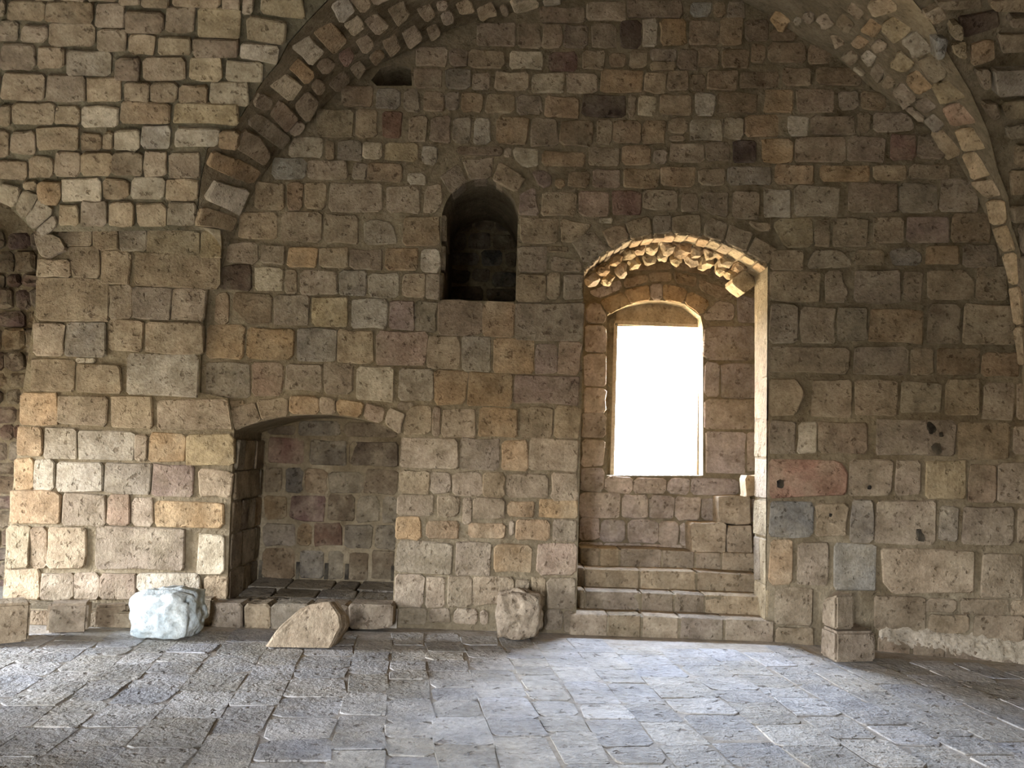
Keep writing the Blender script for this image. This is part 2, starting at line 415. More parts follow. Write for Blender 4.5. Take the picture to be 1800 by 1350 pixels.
LUNETTE = """
447 320 501 369;504 319 532 368 o;534 321 573 368;578 322 672 372;680 327 738 374;748 328 775 321 778 360 762 376 744 374
478 278 538 314 b;542 282 611 316;619 286 646 316;647 288 708 319 o;716 304 749 324 w
507 252 520 241 569 241 566 277 508 276 w;572 247 588 281;594 247 636 282 g;638 249 672 279 w;677 250 734 283 y;742 256 768 289 w;804 258 884 273 d;886 259 899 276
556 193 621 242 y;626 193 664 242;673 196 706 243 r;717 204 751 250;756 204 793 251 d;796 206 827 251 g;832 207 862 253 w;871 206 929 253 o;933 209 981 257;984 213 1042 256 d;1049 210 1076 254;1078 210 1127 252 o;1129 211 1170 253 d;1174 208 1208 234;1177 238 1204 248;1212 209 1270 247 w;1273 206 1308 245 g;1310 203 1371 240 o;1385 204 1421 240 w;1425 203 1504 237 d;1507 198 1531 234;1535 198 1590 196 1606 212 1606 230 1535 232
901 259 947 262 947 292 922 294 903 278 w;951 266 1029 293 o;1034 258 1089 290;1093 256 1143 290 o;1149 262 1173 288;1177 251 1239 286;1241 249 1284 283;1289 247 1330 286 k;1333 245 1394 287 o;1399 241 1485 286 d;1488 240 1556 284 d;1564 235 1611 281 r;1613 237 1664 280 d
934 300 960 301 972 312 968 329 950 330 p;976 314 993 331 o;998 301 1037 330 d;1042 297 1090 330 p;1097 296 1158 331 o;1161 293 1221 328 o;1228 296 1275 326;1278 294 1356 325 g;1361 291 1432 323 o;1441 291 1529 319 o;1534 290 1594 317;1597 289 1672 315
952 338 1013 379;1018 337 1072 381 p;1076 334 1128 377 r;1131 334 1192 368;1198 339 1228 372;1232 337 1281 337 1281 383 1255 378 1234 366;1287 335 1334 384;1339 333 1391 382 w;1396 327 1476 380 g;1491 320 1577 374 d;1579 322 1647 374 g;1653 316 1720 372
600 152 656 187 d;660 156 703 191 g;710 158 738 196;744 161 782 196 d;783 162 807 194;810 163 849 197 o;854 164 904 200;908 166 953 201;957 169 1019 207 o;1024 167 1100 205 k;1104 167 1118 204;1122 168 1153 203 w;1158 167 1216 202 d;1222 163 1257 202 w;1261 163 1330 199 d;1336 158 1396 198 o;1400 157 1465 198 d;1474 160 1510 193;1513 161 1557 193 d
727 120 778 156 d;783 121 827 157 g;830 128 862 159;870 127 929 160;934 129 991 164 w;996 129 1049 164;1057 123 1129 163 o;1133 127 1171 164;1172 125 1211 160 d;1213 129 1240 160 d;1242 124 1297 158 d;1300 125 1371 154 d;1375 120 1426 152 d;1435 119 1515 149 d
731 82 786 116;789 86 822 116 d;824 89 887 120;895 91 956 121 w;964 91 1016 124 r;1024 89 1064 122;1070 94 1100 118 o;1107 87 1138 119;1143 86 1189 107;1143 109 1189 124;1191 85 1226 122 d;1228 82 1264 118 d;1267 86 1317 120 d;1320 77 1346 110 d;1350 77 1417 110 d;1419 80 1462 112 d
836 40 907 82 d;909 42 951 84 d;953 44 989 84 d;991 44 1033 84 d;1040 42 1084 84;1091 36 1127 84 k;1129 33 1156 82 w;1160 33 1207 80 o;1211 36 1264 78 d;1267 30 1305 80 d;1309 35 1350 72 d;1353 50 1400 72 d
949 13 1029 40 d;1031 4 1099 36;1102 2 1200 31 d;1213 4 1251 29 b;1254 4 1276 30 d;1278 2 1310 33
913 383 981 428;986 384 1042 394 1015 425 986 426;910 434 960 478;961 433 1000 444;969 448 1024 460 1024 478 969 478;1004 425 1040 405 1069 437 1030 465;907 481 959 530;961 479 984 526;991 481 1025 526;1053 383 1077 392 w
915 340 940 328 948 378 910 378 p
"""
VOUSS = """
772 310 808 288 822 320 793 343;814 281 870 277 862 314 824 315;879 284 925 312 908 338 866 317
1057 405 1097 394 1107 420 1072 436 o;1098 391 1140 379 1147 412 1109 421;1147 380 1179 378 1180 410 1148 412;1181 378 1232 378 1232 413 1182 410
1237 395 1250 383 1278 392 1271 426 1237 415;1280 394 1323 410 1309 443 1274 428;1327 415 1368 440 1350 466 1312 446;1312 390 1350 392 1355 405 1335 408
403 720 448 705 458 739 412 755;450 703 505 697 508 730 460 738;508 697 560 695 562 727 509 729 o;562 695 590 700 590 729 563 727;592 702 640 708 636 736 592 729 o;642 709 680 718 672 744 638 737 p;682 715 712 727 705 764 676 748
"""
RIGHT = """
1357 395 1370 384 1429 382 1429 434 1380 436 y;1432 386 1459 434;1463 382 1526 434;1535 381 1590 428;1594 381 1669 427 p;1672 376 1742 427 d
1355 441 1413 475;1419 460 1430 440 1478 438 1497 460 1495 471 1420 472 g;1502 438 1555 467;1562 440 1600 434 1622 448 1618 467 1570 466 g;1628 432 1686 466 o;1694 429 1752 472
1353 477 1443 530;1450 475 1480 475 1482 495 1492 510 1490 532 1450 532;1501 474 1583 532;1588 475 1622 531;1629 475 1695 474 1711 490 1711 527 1630 527;1716 468 1772 528
1353 532 1403 604;1407 539 1467 604;1471 539 1526 600 g;1528 543 1624 603 o;1629 535 1688 603;1694 535 1786 607
1352 609 1493 656;1500 609 1595 659;1600 612 1642 660;1647 612 1722 660 d;1726 618 1792 662 o;1797 618 1840 664
1352 665 1400 667 1415 690 1400 731 1352 731;1426 667 1497 733;1502 669 1577 731;1583 671 1656 725 g;1662 667 1723 731;1727 673 1783 739;1786 672 1845 739
1352 739 1399 799;1403 742 1437 797 w;1438 742 1526 797 d;1539 738 1680 801;1684 742 1775 807;1779 750 1845 800
1352 808 1475 808 1490 830 1488 870 1352 876 R;1493 807 1569 871;1575 808 1620 870;1626 810 1699 879 y;1703 816 1752 883 d;1754 812 1845 885
1352 883 1430 944 b;1434 885 1490 943;1496 878 1535 953 g;1539 880 1646 957;1651 888 1685 951 g;1692 891 1784 957;1788 893 1845 957
1353 947 1393 1028 o;1402 952 1458 1028;1465 955 1540 1037 b;1548 963 1713 968 1713 1042 1570 1046 1550 1020;1725 972 1797 1052;1800 975 1850 1055
1362 1033 1430 1100;1537 1047 1625 1108;1628 1052 1683 1077;1687 1053 1773 1080;1776 1056 1840 1082;1632 1080 1703 1112;1712 1082 1800 1128
1362 1102 1430 1158;1543 1120 1600 1160 d;1605 1125 1660 1165 d;1662 1135 1743 1172 d;1745 1140 1820 1185
"""
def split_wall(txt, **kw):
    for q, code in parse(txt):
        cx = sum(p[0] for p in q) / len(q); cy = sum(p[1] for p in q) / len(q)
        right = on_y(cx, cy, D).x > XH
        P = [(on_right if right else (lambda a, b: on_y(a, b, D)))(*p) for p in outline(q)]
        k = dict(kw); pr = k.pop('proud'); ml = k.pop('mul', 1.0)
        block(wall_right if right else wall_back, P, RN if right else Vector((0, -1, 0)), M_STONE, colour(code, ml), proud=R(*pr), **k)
split_wall(LUNETTE, proud=(.004, .020), back=.03)
split_wall(VOUSS, proud=(.014, .026), back=.22)
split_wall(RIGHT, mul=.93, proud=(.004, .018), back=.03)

SIDE_L = """
-60 -30 -5 8;0 -2 10 28;210 -8 247 8;250 -12 298 12;303 -10 387 12;392 -12 422 18;428 -12 446 24;460 -28 530 -14 537 34 457 22 y;60 -25 100 2;103 -28 150 4;153 -28 206 2
16 0 80 35;80 2 165 38 d;167 7 218 50;219 20 288 58 d;290 12 342 58;347 14 423 66 y;434 26 503 38 502 78 433 68 y
-40 30 -6 72;-3 37 32 72;38 45 85 73;88 40 167 82;171 50 223 90;228 60 273 95;278 65 337 97 y;340 66 420 100 d;424 75 491 82 488 113 421 102 w
-30 78 -3 122;0 78 62 122;67 82 115 120;117 90 195 133 g;203 100 247 140 d;252 101 327 140;334 100 390 141 y;397 108 462 145 w
-30 130 0 175;4 130 80 175;83 132 150 178;153 135 213 180;220 143 263 178;266 144 312 178;315 150 365 180 d;368 145 437 185 w
-30 185 -4 224;-2 185 20 222;21 180 95 218;97 185 140 218;145 187 208 223 w;212 180 300 217 d;306 182 420 217 y
-20 230 16 275;18 230 62 270;65 223 138 263;142 235 180 265 d;182 230 200 262;203 227 245 264 w;250 220 300 260 w;307 224 385 257 w;386 228 420 262 d
-10 282 48 315;50 275 95 312;97 267 143 308;145 267 197 308;199 267 250 308;253 267 293 310;297 268 352 315
42 318 65 333;68 318 107 358 o;109 313 178 355 w;181 315 227 350 d;231 312 290 350 w;293 315 348 353
103 360 140 396;143 353 188 397;192 355 237 397;240 357 292 397;295 357 344 397 g
-4 352 2 320 40 329 24 366 g;25 367 42 330 70 345 44 386 g;45 387 71 347 97 372 61 404 g;62 406 95 376 103 396 69 423 g
59 405 90 412 103 416 116 438 78 456 66 440
"""
lay(SIDE_L, ceiling, on_left_web, mul=1.0, proud=(.006, .03), back=.06)

GROIN = """
372 263 413 277 407 309 362 290 o;414 277 457 300 441 325 408 310 o;378 315 436 333 420 378 358 350 w;354 362 417 385 408 408 347 394;425 224 455 237 473 270 463 290 412 258
435 217 457 196 512 240 493 264 g;445 182 457 159 481 174 467 197;474 201 493 173 523 205 502 230 d;503 230 523 208 536 218 520 239;465 142 487 117 533 152 509 177 w;512 184 535 154 561 175 538 217
500 114 515 93 554 127 536 149 o;505 77 534 49 569 89 544 112 w;542 147 556 133 573 149 558 168;551 114 570 93 590 112 570 133 d;573 145 600 121 617 138 591 161;544 47 570 21 612 68 584 92 o
591 93 610 77 624 98 605 117 r;612 117 628 100 643 119 628 138;577 5 605 -14 622 15 598 40 w;600 41 624 16 642 47 619 64 w;622 68 643 51 659 77 640 96;645 98 663 82 676 93 659 114 d
635 28 656 14 684 44 661 63;666 63 689 47 705 84 684 100;677 7 708 -5 720 28 696 44;699 47 724 30 743 68 719 85;729 12 752 0 766 23 747 37;745 44 766 37 775 56 757 72
764 0 784 -4 786 12 770 17;771 20 792 12 800 35 780 42;798 0 828 -5 833 18 806 22;834 5 862 -5 874 22 842 36;876 8 888 5 895 22 884 26;896 0 945 -5 946 12 903 21 w;952 -4 985 -8 986 6 957 12 w
390 330 405 340 395 352 384 345;606 -12 640 -20 652 8 634 22;642 -14 670 -24 690 -8 658 10
1357 30 1370 15 1392 30 1375 55 o;1396 32 1408 27 1412 38 1402 44 w;1412 22 1432 17 1434 36 1420 38;1437 30 1455 20 1468 40 1452 50;1470 35 1485 22 1505 40 1490 55;1490 15 1500 0 1520 20 1508 35;1462 62 1478 62 1486 75 1470 85
1482 98 1500 84 1512 98 1500 112;1498 75 1512 60 1530 68 1516 85 o;1515 52 1535 28 1555 38 1537 62 o;1532 78 1550 65 1565 78 1545 90;1515 100 1528 85 1543 95 1530 118 w;1503 118 1508 114 1522 128 1518 130 w;1530 125 1550 105 1558 120 1545 145
1550 145 1562 130 1578 142 1562 157;1552 47 1580 22 1614 40 1575 72 y;1530 2 1575 -10 1578 14 1540 25;1570 110 1585 85 1612 108 1592 125 y;1572 158 1590 142 1613 170 1592 188;1608 182 1630 168 1650 185 1628 198;1594 190 1605 186 1628 206 1620 212
1595 135 1618 120 1640 150 1615 165 o;1625 212 1650 193 1665 212 1645 232 g;1640 232 1675 228 1690 265 1668 278;1590 70 1615 50 1638 85 1610 98 w;1617 108 1652 96 1668 128 1640 142 y;1640 148 1685 135 1700 166 1658 182 y
1655 190 1704 170 1722 214 1675 222 P;1680 226 1728 218 1740 258 1692 266 Y;1690 270 1742 263 1750 306 1710 318 Y;1710 320 1752 310 1768 343 1735 348 Y;1739 352 1770 348 1776 390 1746 394 Y;1748 398 1777 394 1790 438 1762 442 Y;1763 446 1790 442 1797 498 1777 502 Y;1778 506 1798 502 1803 568 1788 572 Y;1789 576 1803 572 1806 640 1796 642 Y
"""
def lay_flat(txt, parent, surf, mul, proud, back):
    for q, code in parse(txt):
        cx = sum(p[0] for p in q) / len(q); cy = sum(p[1] for p in q) / len(q)
        if 1340 < cx < 1680: q = [(cx + (x - cx) * 1.14, cy + (y - cy) * 1.14) for x, y in q]
        S = [surf(cx + (x - cx) * .5, cy + (y - cy) * .5) for x, y in q]; c = sum(S, Vector()) / len(S)
        n = sum(((S[i] - c).cross(S[(i + 1) % len(S)] - c) for i in range(len(S))), Vector()).normalized()
        to = (CAM_P - c).normalized()
        if n.dot(to) < 0: n = -n
        if n.dot(to) < .45: n = (n + to * .5).normalized()
        P = []
        for x, y in outline(q):
            v = ray(x, y); P.append(CAM_P + v * ((c - CAM_P).dot(n) / v.dot(n)))
        block(parent, P, n, M_STONE, colour(code, mul), proud=R(*proud), back=back)
lay_flat(GROIN, ceiling, on_end, mul=1.04, proud=(.016, .045), back=.08)

SIDE_R = """
1640 62 1664 62 1656 100 1643 104 b;1616 20 1650 4 1662 25 1642 40;1640 0 1722 -12 1722 10 1655 12;1736 -5 1830 -10 1830 18 1740 14;1685 30 1755 17 1758 45 1695 68 k
1705 78 1745 68 1750 105 1708 115 o;1770 25 1835 22 1835 40 1770 42;1750 60 1835 56 1835 88 1760 92;1670 75 1698 72 1700 104 1678 100 y;1665 38 1684 34 1690 66 1668 60 y
1742 120 1835 113 1835 160 1745 165 g;1712 122 1738 118 1740 150 1728 158;1755 178 1835 170 1835 205 1765 208 y;1768 222 1835 212 1835 240 1772 246 g;1783 256 1835 250 1835 290 1785 294;1775 300 1835 298 1835 340 1779 342
1778 362 1835 358 1835 388 1780 392;1790 396 1840 392 1840 440 1794 444;1796 450 1840 450 1840 520 1802 525;1806 530 1850 530 1850 600 1810 605;1722 178 1745 176 1752 204 1738 206
"""
lay(SIDE_R, ceiling, on_right_web, mul=.95, proud=(.01, .09), back=.08)

# ------------------------------------------------------------------ fireplace recess
YF = D + .88
V, F = tunnel(FIRE, D + MORT, YF)
n = len(FIRE)
bk = [Vector((x, YF, z)) for x, z in FIRE]
b = len(V); V += bk
F += [tuple(b + i for i in t) for t in tessellate_polygon([[Vector((x, z, 0)) for x, z in FIRE]])]
fire = structure('wall_fireplace', V, F, M_MORTAR, 'deep arched recess left of the stair')
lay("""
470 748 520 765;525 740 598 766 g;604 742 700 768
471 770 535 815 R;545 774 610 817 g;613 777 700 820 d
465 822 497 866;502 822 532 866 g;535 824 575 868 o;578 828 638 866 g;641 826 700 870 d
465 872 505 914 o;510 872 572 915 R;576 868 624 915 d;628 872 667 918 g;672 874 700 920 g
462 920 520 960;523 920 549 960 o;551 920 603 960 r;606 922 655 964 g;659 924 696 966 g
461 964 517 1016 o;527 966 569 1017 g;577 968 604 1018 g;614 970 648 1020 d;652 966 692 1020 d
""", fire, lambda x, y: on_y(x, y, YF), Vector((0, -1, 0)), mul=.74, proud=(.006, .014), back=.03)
for px in (458, 523, 573, 609, 690):                    # dark strips painted as the shade in narrow slits at the recess foot
    a, b_ = on_y(px - 2, 985 + (px - 458) * .04, YF - .004), on_y(px + 3, 1016 + (px - 458) * .02, YF)
    V, F = boxmesh(a.x, b_.x, YF - .012, YF + .05, b_.z, a.z)
    link('vent_slit_shade', V, F, M_HOLE_SHADE, fire)
xj = FIRE[0][0] - .01                                   # left jamb, blocks running into the depth
zc = [on_y(0, y, D).z for y in ()] or [.16, .46, .80, 1.10, 1.38, 1.68]
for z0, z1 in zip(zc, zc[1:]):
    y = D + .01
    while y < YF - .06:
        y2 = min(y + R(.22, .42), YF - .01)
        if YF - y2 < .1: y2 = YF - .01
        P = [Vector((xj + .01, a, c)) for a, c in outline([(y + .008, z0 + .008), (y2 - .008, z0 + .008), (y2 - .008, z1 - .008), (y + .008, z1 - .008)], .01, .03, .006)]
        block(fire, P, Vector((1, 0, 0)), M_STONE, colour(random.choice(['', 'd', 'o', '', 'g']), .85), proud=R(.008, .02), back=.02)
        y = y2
# floor of the recess
xs = [FIRE[0][0], FIRE[-1][0]]
V, F = boxmesh(xs[0] - .05, xs[1] + .05, D - .02, YF + .02, -.05, .17)
fl = link('recess_floor', V, F, M_DUST, fire)
y = D - .01; 
for y0, y1 in ((D - .02, D + .2), (D + .22, D + .5), (D + .52, D + .86)):
    x = xs[0] + .02
    while x < xs[1] - .06:
        x2 = min(x + R(.25, .5), xs[1] - .02)
        P = [Vector((a, c, .175 + .1 * (c - D))) for a, c in outline([(x + .01, y0), (x2 - .01, y0), (x2 - .01, y1), (x + .01, y1)], .01, .04, .012)]
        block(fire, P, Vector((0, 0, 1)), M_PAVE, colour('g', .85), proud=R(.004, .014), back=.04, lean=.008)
        x = x2

# hearth kerb in front of it
hearth = structure('hearth', label='low kerb of rounded stones before the arched recess')
for x0, y0, x1, y1, c in ((370, 1060, 428, 1104, ''), (429, 1061, 475, 1104, ''), (476, 1061, 546, 1106, 'g'), (547, 1062, 611, 1106, ''), (612, 1062, 691, 1103, '')):
    yb = D - .20
    P = [on_y(a, b_, yb) for a, b_ in outline([(x0, y0), (x1, y0), (x1, y1 + 2), (x0, y1 + 2)], 4, 8, 1.5)]
    block(hearth, P, Vector((0, -1, 0)), M_STONE, colour(c, 1.0), proud=.02, back=.24, bev=.016)

# ------------------------------------------------------------------ small round-headed niche
YN = D + 1.5
V, F = tunnel(NICHE, D + MORT, YN)
b = len(V); V += [Vector((x, YN, z)) for x, z in NICHE]
F += [tuple(b + i for i in t) for t in tessellate_polygon([[Vector((x, z, 0)) for x, z in NICHE]])]
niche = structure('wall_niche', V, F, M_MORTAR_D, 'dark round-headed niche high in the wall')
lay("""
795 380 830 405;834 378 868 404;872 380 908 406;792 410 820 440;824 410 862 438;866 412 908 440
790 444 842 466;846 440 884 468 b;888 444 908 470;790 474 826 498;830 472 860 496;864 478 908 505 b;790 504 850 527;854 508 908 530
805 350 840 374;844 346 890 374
""", niche, lambda x, y: on_y(x, y, YN), Vector((0, -1, 0)), mul=.55, proud=(.006, .014), back=.03)  # stones darkened to put the shade of the deep niche into their colour
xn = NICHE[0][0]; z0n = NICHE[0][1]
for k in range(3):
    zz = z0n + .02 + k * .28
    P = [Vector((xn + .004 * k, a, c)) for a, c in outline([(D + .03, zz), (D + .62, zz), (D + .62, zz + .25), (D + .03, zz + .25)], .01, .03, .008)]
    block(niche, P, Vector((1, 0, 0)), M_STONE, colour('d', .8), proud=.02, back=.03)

# ------------------------------------------------------------------ stair recess with the window
yr = D + .45
V, F = tunnel(ALC, D + MORT, yr)
cx0, cx1, cz1 = xa0 - .06, xa1 + .28, max(z for x, z in ALC) + .12
Vb, Fb = boxmesh(cx0, cx1, yr, YI, -.1, cz1); Fb = [f for f in Fb if f not in ((2, 3, 7, 6), (0, 4, 5, 1))]
ring_outer = [(cx0, -.1), (cx1, -.1), (cx1, cz1), (cx0, cz1)]
Vr, Fr = holed(ring_outer, [[(min(max(x, cx0 + .001), cx1), z + (.0 if z > 0 else .001)) for x, z in ALC]], lambda x, z: Vector((x, yr, z)), None, 'r')
WHOLE = wxz([(1067, 836), (1067, 575), (1068, 553), (1085, 542), (1108, 535), (1143, 528), (1165, 528), (1203, 534), (1232, 556), (1236, 575), (1236, 836)], YI)
Vi, Fi = holed(ring_outer, [WHOLE], lambda x, z: Vector((x, YI + MORT, z)), None, 'i')
Vt, Ft = tunnel(WHOLE, YI + MORT, YW)
WIN = wxz([(1077, 836), (1081, 574), (1230, 574), (1230, 836)], YW)
big = [(x + (-.12 if x < 2 else .12) * 0, z) for x, z in WHOLE]
WEXT = [(x + (.14 if x > 1.5 else -.02), z + (.1 if z > 2 else -.02)) for x, z in WIN]
Vf, Ff = holed([(cx0, 1.0), (cx1, 1.0), (cx1, cz1), (cx0, cz1)], [WIN], lambda x, z: Vector((x, YW, z)), None, 'f')
Vo, Fo = tunnel(WEXT, YW + .02, YO)
V, F = join((V, F), (Vb, Fb), (Vr, Fr), (Vi, Fi), (Vt, Ft), (Vf, Ff), (Vo, Fo))
alcove = structure('wall_alcove', V, F, M_MORTAR, 'tall arched stair recess lit by its window')
wx0, wx1 = WIN[0][0], WIN[2][0]; wz0, wz1 = WIN[0][1], WIN[2][1]
portal('daylight_window', ((wx0 + wx1) / 2, YO, (wz0 + wz1) / 2), (math.radians(-90), 0, 0), wx1 - wx0 + .3, wz1 - wz0 + .2)

lay("""
1028 571 1066 620;1027 622 1066 680;1026 682 1066 725;1024 727 1066 770;1022 772 1062 820
1237 573 1325 634;1238 636 1265 696;1267 638 1330 700;1238 700 1330 756;1240 760 1310 832;1312 760 1345 828
1020 824 1062 865;1064 838 1112 867;1114 840 1171 868;1173 840 1213 870;1215 840 1299 870;1302 832 1345 872
1019 867 1090 909;1092 870 1141 910;1142 870 1184 912;1186 874 1231 914;1233 876 1260 915;1262 876 1340 918
1020 911 1054 950;1056 913 1100 953;1103 914 1156 955;1159 915 1193 957;1195 918 1225 960;1228 920 1330 962
1018 953 1060 964;1062 955 1128 966;1130 957 1200 968;1202 960 1330 972
1052 528 1095 512 1108 535 1070 553 o;1097 511 1141 500 1143 527 1109 535 o;1142 499 1164 498 1165 527 1144 527;1166 498 1210 508 1203 533 1166 527 o;1211 510 1250 530 1233 554 1204 535 o;1236 555 1262 527 1292 535 1290 563 1240 563
1030 535 1052 530 1066 556 1064 568 1029 568;1034 512 1090 492 1094 508 1050 526;1096 490 1138 482 1140 496 1098 507 d;1142 478 1180 478 1180 494 1142 495 d;1184 478 1226 486 1222 506 1186 496 d;1230 490 1290 510 1288 530 1256 522 1228 508 d;1296 520 1340 526 1340 568 1296 566
1110 462 1180 460 1180 474 1110 476 d;1184 460 1250 466 1250 484 1184 474 d;1254 470 1330 484 1330 512 1256 488 d
""", alcove, lambda x, y: on_y(x, y, YI), Vector((0, -1, 0)), mul=1.05, base='a', proud=(.004, .016), back=.012)  # stones paled so that their colour carries some of the window glare
# right jamb of the recess and its arch soffit, block by block through the depth
xs_ = xa1 - .004
jz = [on_y(1351, y, D).z for y in (1136, 1092, 1030, 947, 880, 806, 735, 664, 608, 534, 474)]
for z0, z1 in zip(jz, jz[1:]):
    cut = random.choice([None, None, R(.16, .3)])
    for a, b_ in ([(0, .44)] if cut is None else [(0, cut), (cut, .44)]):
        P = [Vector((xs_, D + u, z)) for u, z in outline([(a + .01, z0 + .008), (b_ - .008, z0 + .008), (b_ - .008, z1 - .008), (a + .01, z1 - .008)], .012, .035, .008)]
        block(alcove, P, Vector((-1, 0, 0)), M_STONE, colour(random.choice(['', 'y', 'o']), .94), proud=R(.01, .03), back=.02)
arc = [Vector((x, D, z)) for x, z in ALC[2:-2]]
for i in range(len(arc) - 1):
    a, b_ = arc[i], arc[i + 1]
    t = (b_ - a); l = t.length; t.normalize()
    n_ = Vector((0, 0, -1)) - t * Vector((0, 0, -1)).dot(t); n_.normalize()
    for d0, d1 in ((.0, R(.2, .3)), (.3, .44)):
        P = [a + t * u + Vector((0, w_, 0)) for u, w_ in outline([(.006, d0 + .008), (l - .006, d0 + .008), (l - .006, d1), (.006, d1)], .01, .03, .006)]
        block(alcove, P, n_, M_STONE, colour(random.choice(['y', '', 'o']), .98), proud=R(.006, .03), back=.02)
# broken stones left hanging behind the arch
def lump(name, c, r, mat, col, parent=None, rot=0.0, sub=2, rough=.25, seed=0, flat=None):
    bm = bmesh.new(); bmesh.ops.create_icosphere(bm, subdivisions=sub, radius=1)
    for v in bm.verts:
        p = v.co.copy(); m = max(abs(p.x), abs(p.y), abs(p.z)); p = p.lerp(p / m * .82, .65)
        k = 1 + rough * noise.noise(p * 1.3 + Vector((seed * 7.1, seed * 3.3, 1)))
        v.co = Vector((p.x * r[0], p.y * r[1], p.z * r[2])) * k
    bmesh.ops.rotate(bm, verts=bm.verts, cent=(0, 0, 0), matrix=Matrix.Rotation(rot, 3, 'Y'))
    V = [v.co.copy() for v in bm.verts]; F = [tuple(x.index for x in f.verts) for f in bm.faces]; bm.free()
    return link(name, V, F, mat, parent, c, False, col)
k = 0
for px, py, s, dep in ((1041, 492, 14, .40), (1060, 474, 13, .40), (1082, 458, 12, .42), (1104, 446, 13, .42), (1122, 440, 12, .42), (1146, 436, 13, .43), (1172, 434, 14, .43), (1200, 437, 17, .43), (1226, 440, 15, .43), (1250, 446, 13, .43), (1276, 458, 14, .42), (1298, 468, 13, .42),
                       (1068, 492, 11, .62), (1092, 476, 12, .62), (1114, 464, 13, .62), (1140, 455, 12, .64), (1164, 450, 12, .64), (1188, 455, 13, .64), (1216, 456, 14, .64), (1242, 461, 14, .64), (1266, 472, 13, .64), (1286, 483, 12, .6)):
    k += 1
    c = on_y(px, py, D + dep); r = s * (D + dep) / FPX
    lump('broken_stone', c, (r * R(.8, 1.05), .13, r * R(.8, 1.1)), M_STONE, colour(random.choice(['', 'y', 'o']), 1.05), alcove, R(-.6, .6), 2, .5, k)
P = [on_y(a, b_, D + .46) for a, b_ in outline([(1283, 495), (1308, 474), (1331, 500), (1307, 518)], 3, 5)]
block(alcove, P, Vector((0, -1, 0)), M_STONE, colour('y', 1.1), proud=.03, back=.25)
# tympanum stone over the window, and its frame
lay("1084 546 1110 538 1143 531 1165 531 1200 538 1228 556 1232 570 1082 570", alcove, lambda x, y: on_y(x, y, YW), Vector((0, -1, 0)), mul=1.05, proud=(.03, .03), back=.02)
win = structure('window_1', label='bright open window at the back of the stair recess')
def rail(x0, x1, z0, z1, nm='frame_rail'):
    V, F = boxmesh(x0, x1, YW - .025, YW + .03, z0, z1); link(nm, V, F, M_FRAME, win)
rail(wx0 - .02, wx1 + .02, wz1 - .015, wz1 + .03); rail(wx0 - .03, wx0 + .012, wz0, wz1); rail(wx1 - .012, wx1 + .025, wz0, wz1)
rail(wx0 - .04, wx1 + .04, wz0 - .03, wz0 + .005, 'window_sill')

# steps
steps = structure('steps', label='worn stone steps climbing to the window')
STEP = [(1083, 1131, -.03, [(1003, 1068), (1070, 1127), (1130, 1194), (1196, 1273), (1275, 1361)]),
        (1042, 1080, .27, [(1014, 1028), (1029, 1126), (1128, 1185), (1187, 1238), (1240, 1343)]),
        (1003, 1038, .57, [(1014, 1027), (1028, 1125), (1126, 1224), (1226, 1334)]),
        (967, 999, .87, [(1020, 1054), (1055, 1089), (1091, 1164), (1165, 1222), (1224, 1268), (1270, 1334)])]
zb = -.02
for ty, by, dy, xs2 in STEP:
    yf = D + dy
    zt = on_y(1160, ty + 1, yf).z
    Pa, Pb = on_y(xs2[0][0], ty, yf), on_y(xs2[-1][1], ty, yf)
    Vc, Fc = boxmesh(Pa.x + .01, Pb.x - .01, yf + .008, YI - .01, zb, zt - .012); link('step_core', Vc, Fc, M_MORTAR, steps)
    for x0, x1 in xs2:
        P0 = on_y(x0, ty, yf); P1 = on_y(x1, ty, yf)
        pts = outline([(P0.x + .002, zb), (P1.x - .002, zb), (P1.x - .002, zt + R(-.006, .004)), (P0.x + .002, zt + R(-.006, .004))], .004, .012, .004)
        block(steps, [Vector((a, yf, c)) for a, c in pts], Vector((0, -1, 0)), M_STONE, colour('', 1.0), proud=.0, back=min(.36, YI - yf - .005), bev=.010, name='step_block')
    zb = zt - .015
for x0, y0, x1, y1, dy in ((1262, 871, 1319, 921, .98), (1216, 920, 1277, 973, .92), (1279, 924, 1322, 975, .93)):
    P = [on_y(a, b_, D + dy) for a, b_ in outline([(x0, y0), (x1, y0 + 1), (x1, y1 + 1), (x0, y1)], 2, 4)]
    block(steps, P, Vector((0, -1, 0)), M_STONE, colour('', 1.05), proud=.0, back=YI - D - dy - .01, name='step_block')
P = [on_y(a, b_, D + .5) for a, b_ in outline([(1308, 838), (1342, 834), (1344, 868), (1310, 872)], 2, 4)]
block(steps, P, Vector((0, -1, 0)), M_STONE, colour('o', 1.1), proud=.02, back=.2, name='step_block')

# ------------------------------------------------------------------ dark passage at the far left
xp = PIER_L[-1][0]
V, F = boxmesh(XL, xp + .25, D + .1, D + 1.9, -.1, 4.6); F = [f for f in F if f != (0, 4, 5, 1)]
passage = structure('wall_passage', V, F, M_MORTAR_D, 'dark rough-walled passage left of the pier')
yq = D + 1.5
V2, F2 = boxmesh(XL, -4.25, yq, yq + .3, -.1, 4.6)
link('rough_backing', V2, F2, M_MORTAR_D, passage)
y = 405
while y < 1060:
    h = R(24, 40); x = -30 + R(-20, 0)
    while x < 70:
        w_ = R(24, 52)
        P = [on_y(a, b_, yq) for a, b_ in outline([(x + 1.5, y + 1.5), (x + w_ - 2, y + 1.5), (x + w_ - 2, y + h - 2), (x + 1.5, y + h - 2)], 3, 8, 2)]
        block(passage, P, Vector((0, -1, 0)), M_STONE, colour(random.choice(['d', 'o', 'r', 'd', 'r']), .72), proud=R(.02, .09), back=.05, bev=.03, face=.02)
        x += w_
    y += h

